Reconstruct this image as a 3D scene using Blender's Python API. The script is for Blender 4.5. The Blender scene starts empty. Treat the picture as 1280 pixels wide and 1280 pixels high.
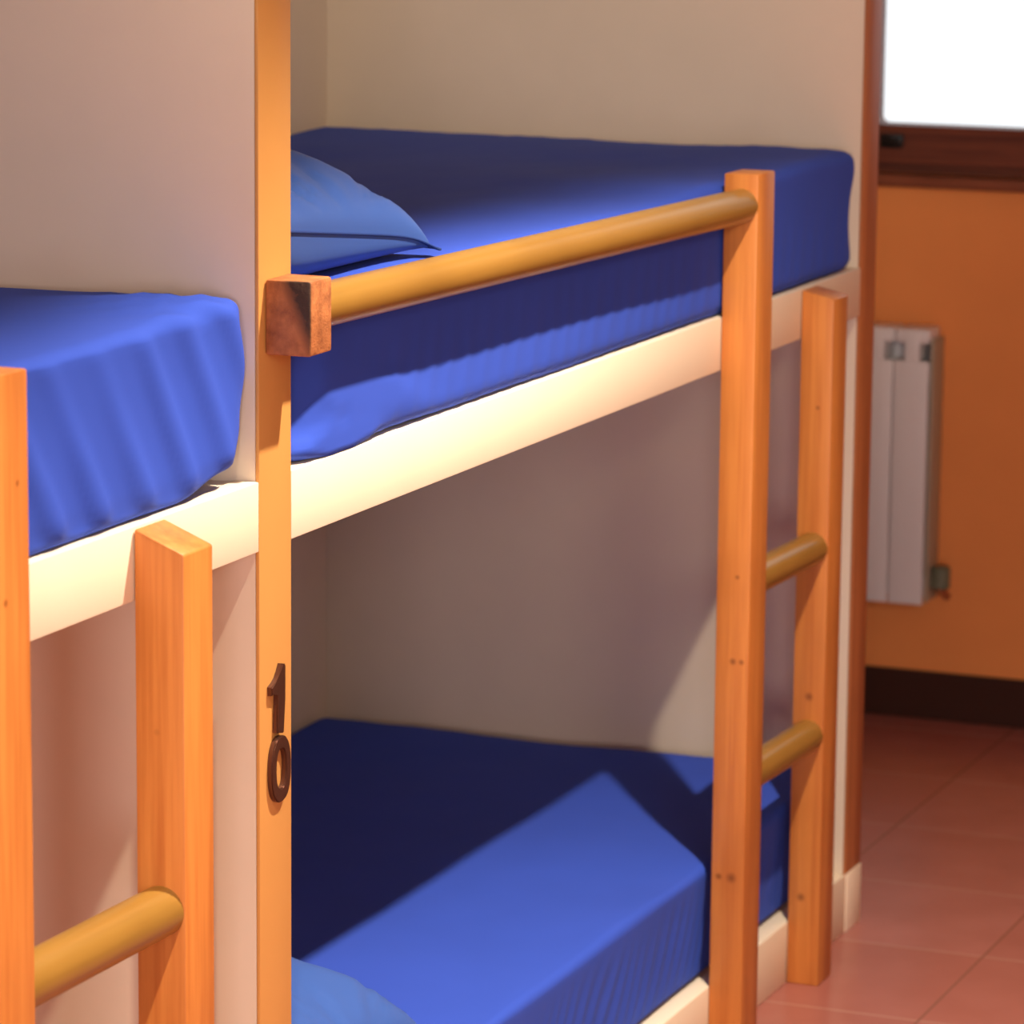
import bpy, bmesh, math, random
from mathutils import Vector, Matrix, noise
C = bpy.context.scene.collection
random.seed(4)

# ------------------------------------------------------------------ materials
def new_mat(name):
    m = bpy.data.materials.new(name); m.use_nodes = True
    nt = m.node_tree
    return m, nt, nt.nodes['Principled BSDF']

def N(nt, kind, **kw):
    n = nt.nodes.new(kind)
    for k, v in kw.items():
        if hasattr(n, k): setattr(n, k, v)
        else: n.inputs[k].default_value = v
    return n

def mathn(nt, op, a, b=None, clamp=False):
    n = nt.nodes.new('ShaderNodeMath'); n.operation = op; n.use_clamp = clamp
    for i, v in enumerate((a, b)):
        if v is None: continue
        if isinstance(v, (int, float)): n.inputs[i].default_value = v
        else: nt.links.new(v, n.inputs[i])
    return n.outputs[0]

def mixc(nt, fac, a, b, mode='MIX'):
    n = nt.nodes.new('ShaderNodeMix'); n.data_type = 'RGBA'; n.blend_type = mode
    for idx, v in ((0, fac), (6, a), (7, b)):
        if isinstance(v, (int, float)): n.inputs[idx].default_value = v
        elif isinstance(v, tuple): n.inputs[idx].default_value = (*v[:3], 1)
        else: nt.links.new(v, n.inputs[idx])
    return n.outputs[2]

def coords(nt, scale=(1, 1, 1)):
    tc = N(nt, 'ShaderNodeTexCoord'); mp = N(nt, 'ShaderNodeMapping')
    mp.inputs['Scale'].default_value = scale
    nt.links.new(tc.outputs['Object'], mp.inputs['Vector'])
    return mp.outputs[0]

def noise_tex(nt, vec, scale, detail=3, rough=.5):
    n = N(nt, 'ShaderNodeTexNoise'); n.inputs['Scale'].default_value = scale
    n.inputs['Detail'].default_value = detail; n.inputs['Roughness'].default_value = rough
    nt.links.new(vec, n.inputs['Vector']); return n.outputs['Fac']

def ramp(nt, fac, a, b):
    n = N(nt, 'ShaderNodeMapRange'); n.clamp = True
    n.inputs['From Min'].default_value = a; n.inputs['From Max'].default_value = b
    nt.links.new(fac, n.inputs['Value']); return n.outputs[0]

def bump(nt, bsdf, h, strength=.2, dist=.002):
    b = N(nt, 'ShaderNodeBump'); b.inputs['Strength'].default_value = strength; b.inputs['Distance'].default_value = dist
    nt.links.new(h, b.inputs['Height']); nt.links.new(b.outputs[0], bsdf.inputs['Normal'])

def paint(name, col, var=.05, rough=.6, scale=14, bs=.08, spec=.3):
    m, nt, b = new_mat(name)
    v = coords(nt); f = noise_tex(nt, v, scale, 4)
    c = mixc(nt, f, tuple(x * (1 - var) for x in col), tuple(min(1, x * (1 + var)) for x in col))
    nt.links.new(c, b.inputs['Base Color']); b.inputs['Roughness'].default_value = rough
    b.inputs['Specular IOR Level'].default_value = spec
    g = noise_tex(nt, v, 160, 3); bump(nt, b, g, bs, .001)
    return m

def wood(name, col, dark, axis='Z', knots=(), rough=.42, spec=.4, grain=1.0):
    """honey pine: fine fibres along one axis, a few growth bands and small dark knots"""
    m, nt, b = new_mat(name)
    s = {'X': (1.2, 30, 30), 'Y': (30, 1.2, 30), 'Z': (30, 30, 1.2)}[axis]
    v = coords(nt, s)
    f1 = noise_tex(nt, v, 1.6, 5, .6)
    s2 = tuple(x * 4 for x in s); f2 = noise_tex(nt, coords(nt, s2), 1.4, 3, .5)
    f = mathn(nt, 'ADD', mathn(nt, 'MULTIPLY', f1, .7), mathn(nt, 'MULTIPLY', f2, .3))
    fr = ramp(nt, f, .40, .66)
    fr = mathn(nt, 'MULTIPLY', fr, grain)
    c = mixc(nt, fr, col, dark)
    raw = N(nt, 'ShaderNodeTexCoord').outputs['Object']
    big = noise_tex(nt, raw, 5, 2)
    c = mixc(nt, mathn(nt, 'MULTIPLY', ramp(nt, big, .5, .75), .35), c, tuple(x * .72 for x in dark))
    for (kx, ky, kz, kr) in knots:
        d = N(nt, 'ShaderNodeVectorMath'); d.operation = 'DISTANCE'
        nt.links.new(raw, d.inputs[0]); d.inputs[1].default_value = (kx, ky, kz)
        k = ramp(nt, d.outputs['Value'], kr, kr * .2)
        c = mixc(nt, mathn(nt, 'MULTIPLY', k, .7), c, (dark[0] * .3, dark[1] * .25, dark[2] * .25))
    nt.links.new(c, b.inputs['Base Color'])
    b.inputs['Roughness'].default_value = rough; b.inputs['Specular IOR Level'].default_value = spec
    bump(nt, b, f, .12, .001)
    return m

def fabric(name, col, rough=.75, sheen=.15):
    m, nt, b = new_mat(name)
    v = coords(nt)
    f = noise_tex(nt, v, 7, 4)
    c = mixc(nt, f, tuple(x * .93 for x in col), tuple(min(1, x * 1.07) for x in col))
    nt.links.new(c, b.inputs['Base Color']); b.inputs['Roughness'].default_value = rough
    b.inputs['Specular IOR Level'].default_value = .10
    b.inputs['Sheen Weight'].default_value = sheen; b.inputs['Sheen Roughness'].default_value = .4
    b.inputs['Sheen Tint'].default_value = (.6, .7, 1, 1)
    wv = N(nt, 'ShaderNodeTexWave'); wv.inputs['Scale'].default_value = 260; wv.inputs['Distortion'].default_value = 2
    nt.links.new(v, wv.inputs['Vector'])
    bump(nt, b, wv.outputs['Fac'], .05, .0006)
    return m

BLUE = (.038, .084, .50)
M = {}
M['cream'] = paint('cream_paint', (.72, .60, .47), .03, .55)
M['fascia'] = paint('fascia_paint', (.88, .74, .57), .025, .45)
M['orange_edge'] = paint('orange_edge_paint', (.64, .31, .088), .03, .5)
M['brown_edge'] = wood('dark_brown_grained_edge', (.52, .19, .065), (.36, .115, .04), 'Z', (), .5, .3)  # far edge board: darker and browner than the orange edge, grained
M['orange_wall'] = paint('orange_wall_paint', (.90, .325, .088), .05, .7, 9, .15)
M['white_wall'] = paint('off_white_wall_paint', (.74, .68, .60), .03, .7)
M['sheet'] = fabric('blue_sheet_cotton', BLUE, .8, .035)
M['pillow'] = fabric('blue_pillowcase_satin', (.040, .096, .345), .45, .1)
M['piping'] = fabric('blue_pillowcase_seam', (.018, .04, .17), .6, .05)
M['rail'] = wood('varnished_ochre_dowel', (.285, .148, .029), (.225, .104, .019), 'X', (), .28, .5, .5)
M['sawn'] = None
M['skirting'] = paint('dark_brown_skirting_tile', (.045, .016, .010), .1, .4)
M['dark_wood'] = wood('dark_stained_window_wood', (.19, .050, .022), (.075, .018, .010), 'Y', (), .45, .35)
M['sill_wood'] = wood('window_sill_wood', (.27, .085, .040), (.13, .035, .018), 'Y', (), .45, .35)
M['black'] = paint('black_metal', (.012, .011, .010), .1, .4)
M['radiator'] = paint('white_enamel', (.82, .79, .77), .02, .35)
M['radiator_dark'] = paint('radiator_bracket_metal', (.10, .09, .08), .1, .6)  # plain dark metal of the wall bracket
M['valve'] = paint('grey_green_valve_plastic', (.16, .17, .11), .1, .5)
M['copper'] = paint('copper_pipe_paint', (.42, .12, .05), .1, .4)
M['lamp_white'] = paint('lamp_housing_graphite', (.05, .048, .045), .02, .5)

def bronze():
    m, nt, b = new_mat('dark_bronze')
    v = coords(nt); f = noise_tex(nt, v, 60, 3)
    nt.links.new(mixc(nt, f, (.10, .045, .035), (.16, .075, .05)), b.inputs['Base Color'])
    b.inputs['Metallic'].default_value = .75; b.inputs['Roughness'].default_value = .32
    return m
M['bronze'] = bronze()

def sawn_block():
    """rough end block with a dark triangular stain on the face turned towards the head end"""
    m, nt, b = new_mat('rough_sawn_pine')
    tc = N(nt, 'ShaderNodeTexCoord'); sp = N(nt, 'ShaderNodeSeparateXYZ')
    nt.links.new(tc.outputs['Object'], sp.inputs[0])
    f = noise_tex(nt, coords(nt, (1, 1, 1)), 60, 5, .65)
    f2 = noise_tex(nt, coords(nt, (1, 1, 1)), 230, 3, .6)
    base = mixc(nt, ramp(nt, f, .3, .7), (.22, .065, .018), (.50, .175, .055))
    # local frame: face at x~0, y from 0 (against the board) to -.05, z 0...075
    fr = mathn(nt, 'DIVIDE', sp.outputs['Y'], -.05)
    zz = mathn(nt, 'DIVIDE', sp.outputs['Z'], .075)
    lim = mathn(nt, 'SUBTRACT', .97, mathn(nt, 'MULTIPLY', zz, .62))
    e = mathn(nt, 'ADD', mathn(nt, 'SUBTRACT', fr, lim), mathn(nt, 'MULTIPLY', mathn(nt, 'SUBTRACT', f, .5), .35))
    st = ramp(nt, e, -.05, .22)
    face = ramp(nt, sp.outputs['X'], .0035, .0015)
    st = mathn(nt, 'MULTIPLY', mathn(nt, 'MULTIPLY', st, face), .93)
    st = mathn(nt, 'MULTIPLY', st, ramp(nt, f, .12, .42))
    nt.links.new(mixc(nt, st, base, (.022, .011, .005)), b.inputs['Base Color'])
    b.inputs['Roughness'].default_value = .65
    bump(nt, b, f2, .5, .002)
    return m
M['sawn'] = sawn_block()

def tiles():
    m, nt, b = new_mat('terracotta_floor_tiles')
    tc = N(nt, 'ShaderNodeTexCoord'); sp = N(nt, 'ShaderNodeSeparateXYZ')
    nt.links.new(tc.outputs['Object'], sp.inputs[0])
    S = .335
    def line(o, off):
        u = mathn(nt, 'FRACT', mathn(nt, 'DIVIDE', mathn(nt, 'SUBTRACT', o, off), S))
        d = mathn(nt, 'MINIMUM', u, mathn(nt, 'SUBTRACT', 1.0, u))
        return d
    dx = line(sp.outputs['X'], 1.628 - 30 * S); dy = line(sp.outputs['Y'], -.226 - 30 * S)
    gx = ramp(nt, dx, .0110, .0060); gy = ramp(nt, dy, .0075, .0040); g = mathn(nt, 'MAXIMUM', gx, gy)
    ix = mathn(nt, 'FLOOR', mathn(nt, 'DIVIDE', mathn(nt, 'SUBTRACT', sp.outputs['X'], 1.628 - 30 * S), S))
    iy = mathn(nt, 'FLOOR', mathn(nt, 'DIVIDE', mathn(nt, 'SUBTRACT', sp.outputs['Y'], -.226 - 30 * S), S))
    cb = N(nt, 'ShaderNodeCombineXYZ'); nt.links.new(ix, cb.inputs[0]); nt.links.new(iy, cb.inputs[1])
    wn = N(nt, 'ShaderNodeTexWhiteNoise'); nt.links.new(cb.outputs[0], wn.inputs[0])
    f = noise_tex(nt, tc.outputs['Object'], 9, 4)
    c = mixc(nt, f, (.31, .105, .085), (.44, .168, .145))
    c = mixc(nt, mathn(nt, 'MULTIPLY', wn.outputs['Value'], .35), c, (.30, .082, .055))
    c = mixc(nt, gx, c, (.42, .20, .155)); c = mixc(nt, gy, c, (.22, .085, .06))
    nt.links.new(c, b.inputs['Base Color'])
    b.inputs['Roughness'].default_value = .27; b.inputs['Specular IOR Level'].default_value = .5
    h = mathn(nt, 'ADD', mathn(nt, 'MULTIPLY', g, -1.0), mathn(nt, 'MULTIPLY', f, .3))
    bump(nt, b, h, .12, .001)
    return m
M['tiles'] = tiles()

def glass():
    m = bpy.data.materials.new('window_glass'); m.use_nodes = True; nt = m.node_tree
    nt.nodes.clear(); out = N(nt, 'ShaderNodeOutputMaterial')
    t = N(nt, 'ShaderNodeBsdfTransparent'); g = N(nt, 'ShaderNodeBsdfGlossy'); g.inputs['Roughness'].default_value = .02
    mx = N(nt, 'ShaderNodeMixShader'); mx.inputs[0].default_value = .06
    nt.links.new(t.outputs[0], mx.inputs[1]); nt.links.new(g.outputs[0], mx.inputs[2]); nt.links.new(mx.outputs[0], out.inputs[0])
    return m
M['glass'] = glass()

# ------------------------------------------------------------------ mesh helpers
def bm_box(bm, lo, hi, bev=0, seg=2):
    r = bmesh.ops.create_cube(bm, size=1)
    vs = r['verts']
    for v in vs:
        v.co = Vector([(lo[i] + hi[i]) / 2 + v.co[i] * (hi[i] - lo[i]) for i in range(3)])
    if bev:
        es = list({e for v in vs for e in v.link_edges})
        bmesh.ops.bevel(bm, geom=es, offset=bev, segments=seg, profile=.5, affect='EDGES')

def bm_tube(bm, a, b, r, seg=32, cap=True, round_end=0.0):
    a, b = Vector(a), Vector(b); d = (b - a); L = d.length; d.normalize()
    u = d.orthogonal().normalized(); w = d.cross(u)
    prof = [(0, r - round_end), (round_end, r)] if round_end else [(0, r)]
    n = 14
    prof += [(L * i / n, r) for i in range(1, n)]
    prof += [(L - round_end, r), (L, r - round_end)] if round_end else [(L, r)]
    rings = []
    for (t, rr) in prof:
        rings.append([bm.verts.new(a + d * t + (u * math.cos(2 * math.pi * k / seg) + w * math.sin(2 * math.pi * k / seg)) * rr) for k in range(seg)])
    for p, q in zip(rings, rings[1:]):
        for k in range(seg):
            bm.faces.new((p[k], p[(k + 1) % seg], q[(k + 1) % seg], q[k]))
    if cap:
        bm.faces.new(rings[0][::-1]); bm.faces.new(rings[-1])

def bm_prism(bm, outer, axis, lo, hi, holes=()):
    """closed polygon (two coords) extruded along axis between lo and hi; one hole allowed with the same vertex count"""
    def P(uv, t):
        c = list(uv); c.insert(axis, t); return Vector(c)
    n = len(outer)
    A = [bm.verts.new(P(p, lo)) for p in outer]; B = [bm.verts.new(P(p, hi)) for p in outer]
    for i in range(n):
        j = (i + 1) % n; bm.faces.new((A[i], A[j], B[j], B[i]))
    if holes:
        h = holes[0]
        A2 = [bm.verts.new(P(p, lo)) for p in h]; B2 = [bm.verts.new(P(p, hi)) for p in h]
        for i in range(n):
            j = (i + 1) % n
            bm.faces.new((A2[j], A2[i], B2[i], B2[j]))
            bm.faces.new((A[j], A[i], A2[i], A2[j])); bm.faces.new((B[i], B[j], B2[j], B2[i]))
    else:
        bm.faces.new(A[::-1]); bm.faces.new(B)

def obj(name, bm, mat, parent=None, base=(0, 0, 0), smooth=None):
    """link one bmesh (built in place coordinates) as ONE object whose origin is base"""
    base = Vector(base)
    bmesh.ops.recalc_face_normals(bm, faces=bm.faces[:])
    for v in bm.verts: v.co -= base
    me = bpy.data.meshes.new(name); bm.to_mesh(me); bm.free()
    o = bpy.data.objects.new(name, me); C.objects.link(o)
    me.materials.append(mat)
    if smooth is not None:
        for p in me.polygons: p.use_smooth = True
        if smooth < 180:
            me.set_sharp_from_angle(angle=math.radians(smooth))
    if parent: o.parent = parent
    else: o.location = base
    return o

def boxes(name, lst, mat, parent=None, base=(0, 0, 0), bev=0):
    bm = bmesh.new()
    for lo, hi in lst: bm_box(bm, lo, hi, bev)
    return obj(name, bm, mat, parent, base, 40 if bev else None)

def thing(name, label, cat, loc=(0, 0, 0), group=None):
    o = bpy.data.objects.new(name, None); C.objects.link(o); o.location = loc; o.empty_display_size = .1
    o['label'] = label; o['category'] = cat
    if group: o['group'] = group
    return o

def tag(o, label, cat, group=None):
    o['label'] = label; o['category'] = cat
    if group: o['group'] = group
    return o

def struct(o, label=None):
    o['kind'] = 'structure'
    if label: o['label'] = label
    return o

def copy_tree(o, parent=None):
    c = o.copy(); C.objects.link(c)
    if parent: c.parent = parent
    for ch in [x for x in C.objects if x.parent == o]: copy_tree(ch, c)
    return c

# ------------------------------------------------------------------ room shell
XB, XE, YR, YW, ZC = -9.3, 3.40, -4.3, .86, 2.72
T = .12
struct(boxes('floor', [((XB - T, YR - T, -.12), (XE + .3, YW + T, 0))], M['tiles']), 'terracotta tiled floor of the dormitory')
struct(boxes('ceiling', [((XB - T, YR - T, ZC), (XE + .3, YW + T, ZC + .1))], M['white_wall']), 'off-white ceiling')
struct(boxes('wall_left', [((XB, YW, 0), (XE, YW + T, ZC))], M['cream']), 'cream wall behind the bunks')
struct(boxes('wall_right', [((XB, YR - T, 0), (XE, YR, ZC))], M['white_wall']), 'off-white wall across the corridor from the bunks')
struct(boxes('wall_back', [((XB - T, YR - T, 0), (XB, YW + T, ZC))], M['white_wall']), 'off-white wall behind the camera')
# end wall with the window opening
WY0, WY1, WZ0, WZ1 = -.62, .50, 1.012, 2.15
bm = bmesh.new()
bm_box(bm, (XE, YR - T, 0), (XE + .25, YW + T, WZ0)); bm_box(bm, (XE, YR - T, WZ1), (XE + .25, YW + T, ZC))
bm_box(bm, (XE, YR - T, WZ0), (XE + .25, WY0, WZ1)); bm_box(bm, (XE, WY1, WZ0), (XE + .25, YW + T, WZ1))
struct(obj('wall_end', bm, M['orange_wall']), 'orange painted end wall with the window and radiator')
bm = bmesh.new(); bm_box(bm, (XE - .012, YR, 0), (XE, YW, .09), .003)
struct(obj('baseboard_end', bm, M['skirting']), 'dark brown skirting along the foot of the orange wall')

# window: outer frame, opening sash with rounded glass corners, pane, latch
def rrect(y0, z0, y1, z1, r, n=6):
    pts = []
    for cy, cz, a0 in ((y1 - r, z1 - r, 0), (y0 + r, z1 - r, 90), (y0 + r, z0 + r, 180), (y1 - r, z0 + r, 270)):
        for k in range(n + 1):
            a = math.radians(a0 + 90 * k / n); pts.append((cy + r * math.cos(a), cz + r * math.sin(a)))
    return pts
win = bpy.data.objects.new('window_1', None); C.objects.link(win); win.location = (XE, -.06, WZ0)
struct(win, 'dark wood framed window glowing white with daylight'); wb = (XE, -.06, WZ0)
bm = bmesh.new()
bm_prism(bm, rrect(WY0, WZ0, WY1, WZ1, .002), 0, XE - .004, XE + .09, [rrect(WY0 + .03, WZ0 + .022, WY1 - .03, WZ1 - .03, .002)])
obj('window_frame', bm, M['dark_wood'], win, wb)
bm = bmesh.new()
bm_prism(bm, rrect(WY0 + .028, WZ0 + .020, WY1 - .028, WZ1 - .028, .003), 0, XE - .020, XE + .040, [rrect(WY0 + .095, WZ0 + .087, WY1 - .092, WZ1 - .10, .013)])
obj('sash', bm, M['dark_wood'], win, wb)
boxes('pane', [((XE + .006, WY0 + .09, WZ0 + .08), (XE + .012, WY1 - .09, WZ1 - .095))], M['glass'], win, wb)
bm = bmesh.new()
bm_box(bm, (XE - .034, .350, 1.058), (XE - .020, .392, 1.083), .003)
bm_box(bm, (XE - .048, .345, 1.066), (XE - .034, .376, 1.080), .003)
obj('latch', bm, M['black'], win, wb, 40)
bm = bmesh.new(); bm_box(bm, (XE - .035, WY0 - .03, .988), (XE + .01, WY1 + .03, 1.011), .004)
struct(obj('window_sill', bm, M['sill_wood'], win, wb, 40), None)

# ------------------------------------------------------------------ partitions
def partition(X, label, kick=False, number=False):
    t = thing('bunk_partition', label, 'partition', (X, .43, 0)); b = (X, .43, 0)
    boxes('panel', [((X, .0045, 0), (X + .073, YW, 2.70))], M['cream'], t, b, .001)
    e = boxes('edge_board', [((X - .0005, 0, 0), (X + .0735, .0043, 2.70))], M['brown_edge'] if kick else M['orange_edge'], t, b, .0012)
    e['label'] = 'dark brown front edge' if kick else 'orange painted front edge'
    if kick:
        k = boxes('kick_plate', [((X - .0003, -.0022, 0), (X + .0735, -.0001, .090))], M['fascia'], t, b, .0006)
        k['label'] = 'cream kick plate at the foot of the edge'
    if number:
        def outline(pts): return pts
        one = [(.0405, .8135), (.0480, .8120), (.0465, .777), (.0440, .7410), (.0285, .7440), (.0310, .784), (.0250, .786), (.0170, .7845),
               (.0160, .7935), (.0240, .7965), (.0300, .800), (.0360, .8065)]
        bm = bmesh.new(); bm_prism(bm, one, 1, -.006, -.0003)
        fr = [e2 for e2 in bm.edges if all(v.co.y < -.005 for v in e2.verts)]
        bmesh.ops.bevel(bm, geom=fr, offset=.0012, segments=2, affect='EDGES')
        o = obj('number_one', bm, M['bronze'], t, b, 35); o['label'] = 'dark metal digit 1'
        n = 40
        out, inn = [], []
        for k in range(n):
            a = 2 * math.pi * k / n; ca, sa = math.cos(a), math.sin(a)
            pw = lambda v: math.copysign(abs(v) ** .85, v)
            out.append((.0385 + .0222 * pw(ca), .7045 + .0345 * pw(sa)))
            inn.append((.0383 + .0112 * pw(ca), .7050 + .0208 * pw(sa)))
        bm = bmesh.new(); bm_prism(bm, out, 1, -.006, -.0003, [inn])
        fr = [e2 for e2 in bm.edges if all(v.co.y < -.005 for v in e2.verts) and len(e2.link_faces) == 2 and
              any(abs(f.normal.y) < .5 for f in e2.link_faces)]
        bm.normal_update()
        fr = [e2 for e2 in bm.edges if all(v.co.y < -.005 for v in e2.verts) and any(abs(f.normal.y) < .5 for f in e2.link_faces)]
        bmesh.ops.bevel(bm, geom=fr, offset=.0012, segments=2, affect='EDGES')
        o = obj('number_zero', bm, M['bronze'], t, b, 35); o['label'] = 'dark metal digit 0'
    return t
partition(0.0, 'cream bunk partition whose orange front edge bears the number 10', number=True)
partition(2.0, 'cream bunk partition at the far end, its brown edge beside the radiator', kick=True)

# ------------------------------------------------------------------ bunk decks
def deck(x0, x1, ztop, h, label, group):
    t = thing('bunk_platform', label, 'bunk', ((x0 + x1) / 2, .43, 0 if ztop < .2 else ztop - h), group)
    b = tuple(t.location)
    boxes('fascia_board', [((x0, 0, ztop - h), (x1, .026, ztop))], M['fascia'], t, b, .0015)
    boxes('slat_board', [((x0, .0262, ztop - .024), (x1, YW - .001, ztop - .002))], M['cream'], t, b)
    return t
G = 'bunk platforms between the partitions'
deck(-1.92, -.0008, 1.006, .071, 'cream fronted upper bunk platform left of the number 10', G)
deck(.0740, 1.9992, 1.006, .071, 'cream fronted upper bunk platform right of the number 10', G)
deck(.0740, 1.9992, .090, .090, 'cream fronted lower bunk platform standing on the tiles', G)

# ------------------------------------------------------------------ mattresses
def axis_pts(lo, hi, n, r, k=7):
    a = [lo + r * (1 - math.cos(math.pi / 2 * i / k)) for i in range(k)]
    mid = [lo + r + (hi - lo - 2 * r) * i / n for i in range(n + 1)]
    c = [hi - (x - lo) for x in reversed(a)]
    return a + mid + c

def mattress_bm(lo, hi, rv, f, n=(120, 44, 14)):
    xs, ys, zs = (axis_pts(lo[i], hi[i], n[i], rv[i]) for i in range(3))
    bm = bmesh.new(); cache = {}
    def V(i, j, k):
        key = (i, j, k)
        if key in cache: return cache[key]
        p = Vector((xs[i], ys[j], zs[k]))
        q = Vector([min(max(p[a], lo[a] + rv[a]), hi[a] - rv[a]) for a in range(3)])
        rr_ = (rv[0], rv[1], rv[2] if p.z > (lo[2] + hi[2]) / 2 else .010)
        q.z = min(max(p.z, lo[2] + rr_[2]), hi[2] - rr_[2])
        d = Vector([(p[a] - q[a]) / rr_[a] for a in range(3)])
        if d.length > 1e-6:
            d = d.normalized(); p = q + Vector([d[a] * rr_[a] for a in range(3)])
        nn = Vector([d[a] / rr_[a] for a in range(3)]).normalized()
        p = f(p, nn)
        cache[key] = bm.verts.new(p); return cache[key]
    I, J, K = len(xs) - 1, len(ys) - 1, len(zs) - 1
    def quad(*v):
        try: bm.faces.new(v)
        except ValueError: pass
    for i in range(I):
        for j in range(J):
            quad(V(i, j, 0), V(i, j + 1, 0), V(i + 1, j + 1, 0), V(i + 1, j, 0)); quad(V(i, j, K), V(i + 1, j, K), V(i + 1, j + 1, K), V(i, j + 1, K))
    for i in range(I):
        for k in range(K):
            quad(V(i, 0, k), V(i + 1, 0, k), V(i + 1, 0, k + 1), V(i, 0, k + 1)); quad(V(i, J, k), V(i, J, k + 1), V(i + 1, J, k + 1), V(i + 1, J, k))
    for j in range(J):
        for k in range(K):
            quad(V(0, j, k), V(0, j, k + 1), V(0, j + 1, k + 1), V(0, j + 1, k)); quad(V(I, j, k), V(I, j + 1, k), V(I, j + 1, k + 1), V(I, j, k + 1))
    return bm

def sm(a, b, x):
    t = min(1, max(0, (x - a) / (b - a))); return t * t * (3 - 2 * t)
def ns(x, y=0, z=0): return noise.noise(Vector((x, y, z)))
def ridge(u, sharp=2.2):
    return (.5 + .5 * math.sin(u)) ** sharp

def left_f(p, n):
    z0, H = 1.007, .178
    h = (p.z - z0) / H
    front = max(0, -n.y); end = max(0, n.x); top = max(0, n.z)
    d = .004 * ns(p.x * 4, p.y * 4, p.z * 6) * (1 - .8 * front) * (1 - .6 * top)
    # gathers running obliquely down the front of the fitted sheet
    u = (p.x - .66 * (1.18 - p.z)) / .088 * 2 * math.pi + 1.3 * ns(p.x * 5, p.z * 3, 3)
    amp = (.0030 + .0022 * (1 - h)) * 1.35 * sm(1.04, .93, h) * sm(0, .12, h) * (.65 + .6 * ns(p.x * 7, 9.3, p.z * 5))
    d += front * amp * (ridge(u) - .35) * 1.5
    # ruck over the corner at the foot
    c = math.exp(-((p.x + .10) ** 2 + (p.y - .05) ** 2) / .006)
    d += top * c * .005 * math.sin((p.x * .8 + p.y * 1.2) * 95)
    d += end * .006 * ns(p.y * 9, p.z * 16, 2)
    q = p + n * d
    q.z += top * (.004 * math.sin(p.x * 4 + .5) + .005 * math.exp(-((p.x + .10) ** 2 + (p.y - .06) ** 2) / .012))
    # lower corner pulled back and lifted off the board
    k = sm(-.16, -.04, p.x) * sm(.16, .02, p.y) * (1 - sm(0, .35, h))
    q.z += .016 * k; q.x -= .012 * k
    q.y += .004 * (1 - sm(0, .15, h)) * front
    q.y = max(q.y, .001); q.x = min(q.x, -.004); q.z = max(q.z, 1.0062); q.y = min(q.y, YW - .002)
    return q

def upper_f(p, n):
    z0, H = 1.007, .172
    h = (p.z - z0) / H
    front = max(0, -n.y); end = max(0, n.x); top = max(0, n.z)
    d = .004 * ns(p.x * 4, p.y * 4, p.z * 6 + 4) * (1 - .5 * front)
    d += top * .0014 * ns(p.x * 9, p.y * 40, 1)
    u = (p.x + .25 * (1.18 - p.z)) / .05 * 2 * math.pi + 2 * ns(p.x * 6, p.z * 3, 7)
    d += front * .0012 * (ridge(u) - .4) * sm(.9, .3, h)
    # slack fold of sheet low at the head end
    a = sm(.50, .20, p.x)
    d += front * a * (.009 * math.exp(-((h - .42 + (p.x - .18) * 1.2) ** 2) / .012) * sm(.13, .2, p.x)
                      + .012 * math.exp(-((h - .06) ** 2) / .006) * sm(.34, .22, p.x) - .010 * sm(.17, .10, p.x) * sm(1, .6, h))
    # lumpy foot end
    d += end * (.010 * math.sin(h * 8.5 + .9 + p.y * 3) + .004 * ns(p.y * 8, p.z * 20, 5)) - end * .010 * sm(.35, .0, h)
    q = p + n * d
    q.z += top * (.004 * ns(p.x * 3, p.y * 3, 11) + .006 * math.exp(-((p.x - 1.95) ** 2 + (p.y - .80) ** 2) / .02) * 1.0)
    q.y += front * .005 * (1 - sm(0, .10, h))
    q.y = min(max(q.y, .0008), YW - .002); q.x = min(max(q.x, .0745), 1.997); q.z = max(q.z, 1.0062)
    return q

def lower_f(p, n):
    z0, H = .0905, .160
    h = (p.z - z0) / H
    front = max(0, -n.y); end = max(0, n.x); top = max(0, n.z)
    d = .004 * ns(p.x * 4 + 7, p.y * 4, p.z * 6) * (1 - .5 * front)
    u = (p.x + .35 * (.25 - p.z)) / .036 * 2 * math.pi + 6 * ns(p.x * 7, p.z * 3, 17)
    d += front * .0040 * (ridge(u, 1.6) - .4) * sm(.97, .5, h) * sm(.02, .16, h) * (.55 + .9 * ns(p.x * 8, p.z * 4, 41)) * sm(.7, 1.1, p.x + .3)
    d += top * .0012 * ns(p.x * 10, p.y * 30, 21)
    q = p + n * d
    q.z += top * (.005 * ns(p.x * 2.4, p.y * 3, 31) + .006 * sm(1.6, 1.95, p.x))
    q.y += .013 * (1 - h) * sm(.2, 0, p.y)                 # the front tucks under
    q.y = min(max(q.y, .003), YW - .002); q.x = min(max(q.x, .0745), 1.997); q.z = max(q.z, .0902)
    return q

GM = 'blue sheeted mattresses in the bunks'
def mattress(lo, hi, f, label, n=(120, 44, 14), rv=(.050, .030, .024)):
    bm = mattress_bm(lo, hi, rv, f, n)
    o = obj('mattress', bm, M['sheet'], None, ((lo[0] + hi[0]) / 2, .43, lo[2]), 180)
    tag(o, label, 'mattress', GM); return o
mattress((-1.88, .004, 1.0065), (-.010, .852, 1.188), left_f, 'mattress in creased royal blue sheet on the upper bunk left of the number 10', (230, 40, 18), (.036, .018, .014))
mattress((.088, .003, 1.0065), (1.980, .852, 1.179), upper_f, 'blue sheeted mattress on the upper bunk behind the round guard rail', (190, 44, 18), (.040, .020, .016))
mattress((.080, .014, .0905), (1.978, .852, .252), lower_f, 'blue sheeted mattress on the lower bunk with a bright patch of light', (230, 40, 16), (.040, .014, .013))

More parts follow.
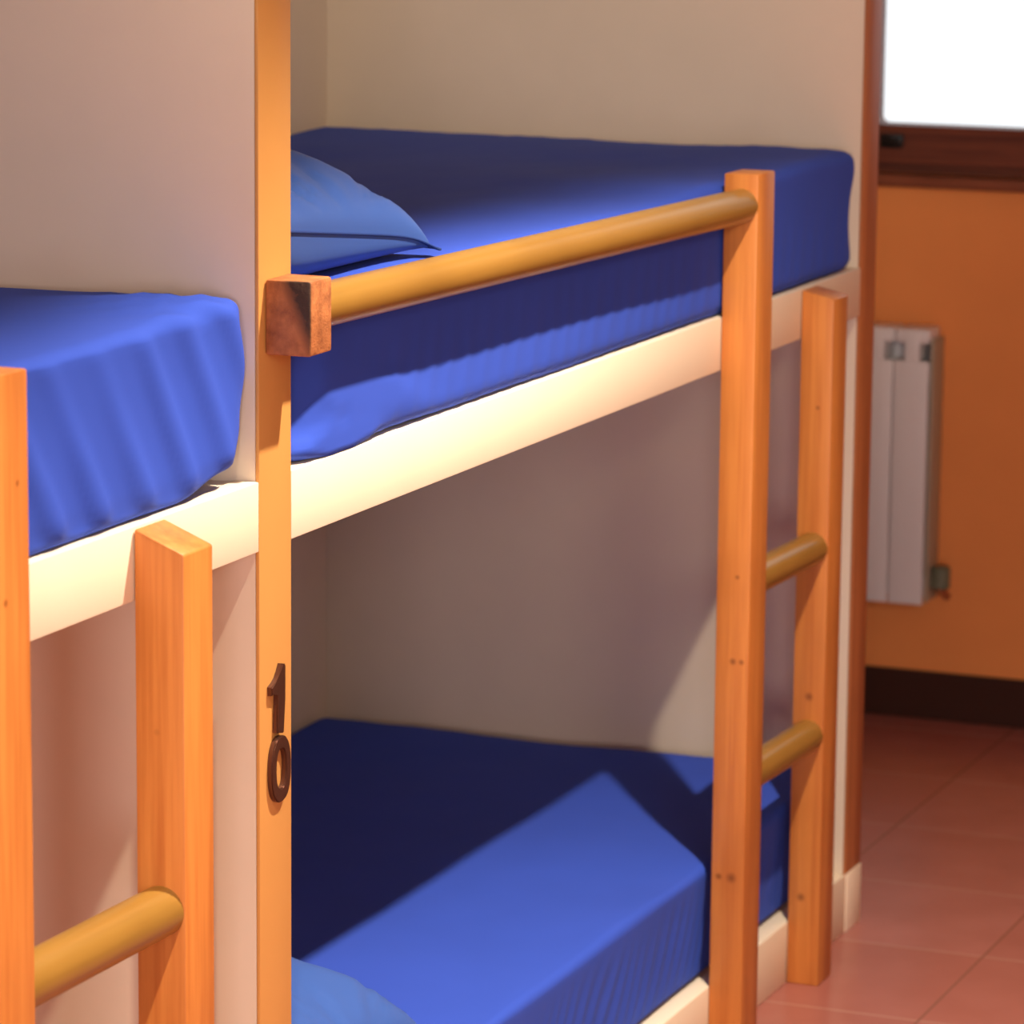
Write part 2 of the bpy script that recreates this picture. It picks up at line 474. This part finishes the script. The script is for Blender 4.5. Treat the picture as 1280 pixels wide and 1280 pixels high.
# ------------------------------------------------------------------ pillows
def pillow(name, label, loc, rot, seed, a=.196, b=.335, th=.150):
    t = thing(name, label, 'pillow', loc, 'blue pillows at the head of the bunks')
    t.rotation_euler = rot
    n, m = 56, 76
    bm = bmesh.new()
    def pt(u, v, side):
        x = a * u * (1 - .05 * (1 - v * v) * abs(u) ** 3); y = b * v * (1 - .035 * (1 - u * u) * abs(v) ** 3)
        seam = .041 - .022 * u - .010 * max(0, u) ** 6
        e = max(0, (1 - u ** 4) * (1 - v ** 4))
        hgt = e ** .40
        puff = hgt * (.63 + .37 * (1 - u * u) * (1 - v * v))
        edge = 1 - hgt
        wr = .008 * hgt * (ns(x * 9 + seed, y * 9, side) + .6 * ns(x * 24, y * 17 + seed, side + 3))
        # deep creases running in from the end seam
        dv = 1 - abs(v); k = min(1, dv * 14) * sm(.42, .05, dv) * (1 - .5 * abs(u) ** 3)
        fan = u * a / (.10 + .9 * dv)                       # creases spread as they leave the end seam
        wr -= .008 * k * max(0, 1 - abs(ns(fan * 7 + seed, 3.1, y * 2)) * 3.5) ** 1.5
        wr += .005 * k * ns(fan * 6 + seed, 7.7, y * 3)
        if side > 0: z = seam + (th - seam) * puff + wr * min(1, hgt * 1.5)
        else:
            z = max(.0005, seam * (1 - min(1, e ** .25 * 1.3)))
            y += -.006 * math.copysign(1, v) * 0
        return Vector((x, y, z))
    U = [math.sin(math.pi / 2 * (-1 + 2 * i / n)) for i in range(n + 1)]; W = [math.sin(math.pi / 2 * (-1 + 2 * j / m)) for j in range(m + 1)]
    top = [[bm.verts.new(pt(u, v, 1)) for v in W] for u in U]
    bot = [[top[i][j] if i in (0, n) or j in (0, m) else bm.verts.new(pt(U[i], W[j], -1)) for j in range(m + 1)] for i in range(n + 1)]
    for i in range(n):
        for j in range(m):
            bm.faces.new((top[i][j], top[i + 1][j], top[i + 1][j + 1], top[i][j + 1]))
            q = (bot[i][j], bot[i][j + 1], bot[i + 1][j + 1], bot[i + 1][j])
            if len(set(q)) == 4:
                try: bm.faces.new(q)
                except ValueError: pass
    ring = [top[i][0].co.copy() for i in range(n + 1)] + [top[n][j].co.copy() for j in range(1, m + 1)] + \
           [top[i][m].co.copy() for i in range(n - 1, -1, -1)] + [top[0][j].co.copy() for j in range(m - 1, 0, -1)]
    obj('pillowcase', bm, M['pillow'], t, (0, 0, 0), 70)
    # stitched flange round the seam, a narrow flat tongue of cloth, wider at the corners
    bm = bmesh.new(); rr = []
    for k, p in enumerate(ring):
        q = ring[(k + 1) % len(ring)]; pr = ring[k - 1]
        tan = (q - pr); tan.z = 0; tan.normalize(); out = Vector((tan.y, -tan.x, 0))
        wd = .002 + .011 * max(0, (abs(p.x) / a) * (abs(p.y) / b) - .86) * 7
        dz = -.35 * (wd - .002)
        rr.append([bm.verts.new(p + out * o_ + Vector((0, 0, h_))) for o_, h_ in ((-.003, .0016), (wd, .0010 + dz), (wd, -.0010 + dz), (-.003, -.0016))])
    for k in range(len(rr)):
        A_, B_ = rr[k], rr[(k + 1) % len(rr)]
        for s_ in range(4): bm.faces.new((A_[s_], A_[(s_ + 1) % 4], B_[(s_ + 1) % 4], B_[s_]))
    obj('pillowcase_flange', bm, M['piping'], t, (0, 0, 0), 180)
    return t
pillow('pillow', 'blue pillow on the upper bunk, its corner showing above the rail', (.268, .353, 1.1840), (0, 0, 0), 2.0)
pillow('pillow', 'blue pillow lying brightly lit on the lower bunk', (.292, .352, .2620), (0, 0, math.radians(-2)), 7.0, th=.165)

# ------------------------------------------------------------------ ladders and guard rail
PINE, PINED = (.62, .225, .050), (.46, .135, .027)
def post(name, x0, x1, ztop, parent, base, knots, seedmat, slant=0, dep=.0525):
    m = wood(seedmat, PINE, PINED, 'Z', [(kx - base[0], ky - base[1], kz - base[2], kr) for kx, ky, kz, kr in knots])
    bm = bmesh.new(); bm_box(bm, (x0, -dep, 0), (x1, -.0008, ztop), .0024, 2)
    for v in bm.verts:
        if v.co.z > ztop * .5: v.co.z -= slant * (-v.co.y) / .052
    return obj(name, bm, m, parent, base, 40)
def dowel(name, a, b, r, parent, base, mat):
    bm = bmesh.new(); bm_tube(bm, a, b, r, 40)
    return obj(name, bm, mat, parent, base, 50)

def ladder(xt0, xt1, xs0, xs1, label, knots_t, knots_s, nm, slant, dep, rr):
    base = ((xt0 + xs1) / 2, -.023, 0)
    t = thing('bunk_ladder', label, 'ladder', base, 'bunk ladders')
    p = post('rail_post', xt0, xt1, 1.196, t, base, knots_t, 'honey_pine_tall_' + nm, 0, dep); p['label'] = 'tall ladder post that rises above the mattress'
    p = post('short_post', xs0, xs1, 1.0045, t, base, knots_s, 'honey_pine_short_' + nm, slant, dep); p['label'] = 'short ladder post ending at the bunk front'
    for z in (.642, .371):
        dowel('rung', (xt1 - .004, -dep / 2, z + .001), (xs0 + .008, -dep / 2, z - .003), rr, t, base, M['rail'])
    return t
kt = [(1.383, -.038, .545, .005), (1.383, -.026, .545, .006), (1.383, -.030, .247, .009), (1.383, -.012, .247, .006), (1.383, -.030, .66, .004)]
ks = [(1.722, -.025, .425, .008), (1.722, -.020, .13, .008), (1.722, -.028, .84, .004)]
ladder(1.383, 1.452, 1.722, 1.787, 'honey pine bunk ladder at the far end, standing on the tiles', kt, ks, 'right', .012, .0480, .0232)
kt2 = [(-.575, -.0525, 1.10, .004), (-.598, -.0525, 1.0, .005)]
ks2 = [(-.263, -.0235, .812, .0065), (-.263, -.027, .975, .004)]
ladder(-.617, -.555, -.268, -.207, 'honey pine bunk ladder nearest the viewer at the left edge', kt2, ks2, 'left', .021, .0525, .0245)

t = thing('guard_rail', 'round ochre guard rail along the upper bunk from the number 10 edge', 'rail', (.012, 0, 1.132)); b = (.012, 0, 1.132)
bm = bmesh.new(); bm_box(bm, (.012, -.050, 1.132), (.064, -.0006, 1.207), .003, 2)
for v in bm.verts:
    v.co += Vector((ns(v.co.x * 60, v.co.z * 60, 1), 0, ns(v.co.x * 60, v.co.y * 60, 2))) * .0012
o = obj('end_block', bm, M['sawn'], t, b, 40); o['label'] = 'rough sawn pine block with a dark stain'
dowel('rail_bar', (.060, -.0250, 1.1740), (1.389, -.0250, 1.1540), .0228, t, b, M['rail'])

# ------------------------------------------------------------------ radiator
rb = (3.345, .5, .22)
t = thing('radiator', 'white sectional radiator hung low on the orange wall under the window', 'radiator', rb)
def section(yc):
    w = .0665 / 2 - .0012; x0, x1, z0, z1 = 3.305, 3.385, .232, .738
    bm = bmesh.new()
    bm_box(bm, (x0, yc - w, z0), (x0 + .008, yc + w, z1 - .058), .002)            # front plate
    bm_box(bm, (x1 - .008, yc - w, z0), (x1, yc + w, z1 - .03), .002)              # rear plate
    bm_box(bm, (x0 + .008, yc - .012, z0 + .005), (x1 - .008, yc + .012, z1 - .07))    # web
    bm_box(bm, (x0 + .022, yc - w, z0 + .018), (x1 - .022, yc + w, z0 + .052), .003)   # lower header
    bm_box(bm, (x0 + .022, yc - w, z1 - .098), (x1 - .022, yc + w, z1 - .064), .003)   # upper header
    bm_box(bm, (x0 + .002, yc - .014, z1 - .060), (x1 - .006, yc + .014, z1 - .006), .003)  # neck between the vents
    bm_box(bm, (x0 + .004, yc - w, z1 - .026), (x1 - .004, yc + w, z1), .005)     # top fins
    return bm
for k in range(6):
    obj('radiator_section', section(.2700 + .0665 * (k + .5)), M['radiator'], t, rb, 40)
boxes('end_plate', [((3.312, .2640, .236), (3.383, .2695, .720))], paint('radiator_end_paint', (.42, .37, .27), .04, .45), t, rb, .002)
bm = bmesh.new(); bm_box(bm, (3.385, .30, .64), (3.3995, .62, .665))
obj('wall_bracket', bm, M['radiator_dark'], t, rb)
bm = bmesh.new(); bm_tube(bm, (3.345, .264, .268), (3.345, .243, .268), .011, 20); bm_tube(bm, (3.345, .247, .258), (3.345, .247, .300), .017, 20, round_end=.004)
obj('valve', bm, M['valve'], t, rb, 40)
bm = bmesh.new(); bm_tube(bm, (3.345, .247, .258), (3.39, .247, .235), .007, 16)
obj('pipe', bm, M['copper'], t, rb, 40)

# ------------------------------------------------------------------ ceiling lamps (louvred trough with a small bright bulb)
LY, LZ = -.77, 2.56
def lamp(x, label, power, r=.026):
    t = thing('ceiling_light', label, 'lamp', (x, LY, ZC), 'ceiling lamps along the corridor'); b = (x, LY, ZC)
    bm = bmesh.new()
    bm_box(bm, (x - .20, LY - .17, ZC - .045), (x + .20, LY + .17, ZC - .001), .004)
    obj('housing', bm, M['lamp_white'], t, b, 40)
    for s in (-1, 1):
        bm = bmesh.new(); bm_box(bm, (x - .75, LY + s * .15 - .004, BAF), (x + .75, LY + s * .15 + .004, ZC - .046))
        obj('louvre', bm, M['lamp_white'], t, b)
    l = bpy.data.lights.new('bulb_light', 'SPOT'); l.energy = power; l.color = (1.0, .87, .68); l.shadow_soft_size = r
    l.spot_size = math.radians(2 * 55.5); l.spot_blend = 1.0
    lo = bpy.data.objects.new('bulb_light', l); C.objects.link(lo); lo.location = (x, LY, LZ)
BAF = 2.327
lamp(.34, 'louvred ceiling lamp over the numbered bunk', 490)
lamp(-1.66, 'louvred ceiling lamp over the near bunk', 430)

def area(name, loc, aim, sx, sy, power, col):
    l = bpy.data.lights.new(name, 'AREA'); l.shape = 'RECTANGLE'; l.size = sx; l.size_y = sy; l.energy = power; l.color = col
    o = bpy.data.objects.new(name, l); C.objects.link(o); o.location = loc
    o.rotation_euler = (Vector(aim) - Vector(loc)).to_track_quat('-Z', 'Y').to_euler()
area('rear_fill_light', (XB + .05, -3.35, 1.40), (1.5, .3, 1.1), 1.7, 1.5, 235, (1, .88, .96))  # added soft fill from behind the camera, no window there
area('bunk_wall_fill', (-2.6, -2.6, 2.10), (1.6, .3, 1.35), .8, .8, 30, (1, .88, .74))  # added fill to brighten the bunk walls, stands for no lamp
l = bpy.data.lights.new('upper_wall_fill_spot', 'SPOT'); l.energy = 380; l.color = (1, .86, .66); l.shadow_soft_size = .25  # added narrow fill aimed at the far upper bunk wall
l.spot_size = math.radians(20); l.spot_blend = 1.0
o = bpy.data.objects.new('upper_wall_fill_spot', l); C.objects.link(o); o.location = (-3.2, -1.9, 2.35)
o.rotation_euler = (Vector((2.0, .50, 1.62)) - o.location).to_track_quat('-Z', 'Y').to_euler()

# ------------------------------------------------------------------ world, camera
w = bpy.data.worlds.new('World'); bpy.context.scene.world = w; w.use_nodes = True
bg = w.node_tree.nodes['Background']; bg.inputs[0].default_value = (.93, .97, 1, 1); bg.inputs[1].default_value = 1.3

cam = bpy.data.cameras.new('Camera'); co = bpy.data.objects.new('Camera', cam); C.objects.link(co)
cam.sensor_width = 36; cam.sensor_fit = 'HORIZONTAL'; cam.lens = 4875.02 / 1280 * 36
cam.clip_start = .05
R_ = (Vector((.37999884, -.92493976, .00934416)), Vector((.16329627, .07702446, .98356574)), Vector((.91045879, .37222797, -.18030842)))
mat = Matrix(((R_[0][0], R_[1][0], -R_[2][0], -3.4337), (R_[0][1], R_[1][1], -R_[2][1], -1.6750), (R_[0][2], R_[1][2], -R_[2][2], 1.6768), (0, 0, 0, 1)))
co.matrix_world = mat
cam.dof.use_dof = True; cam.dof.focus_distance = 4.05; cam.dof.aperture_fstop = 9.0
S = bpy.context.scene; S.camera = co
S.view_settings.view_transform = 'Standard'; S.view_settings.look = 'None'; S.view_settings.gamma = 1
S.view_settings.use_curve_mapping = False; S.view_settings.exposure = 0
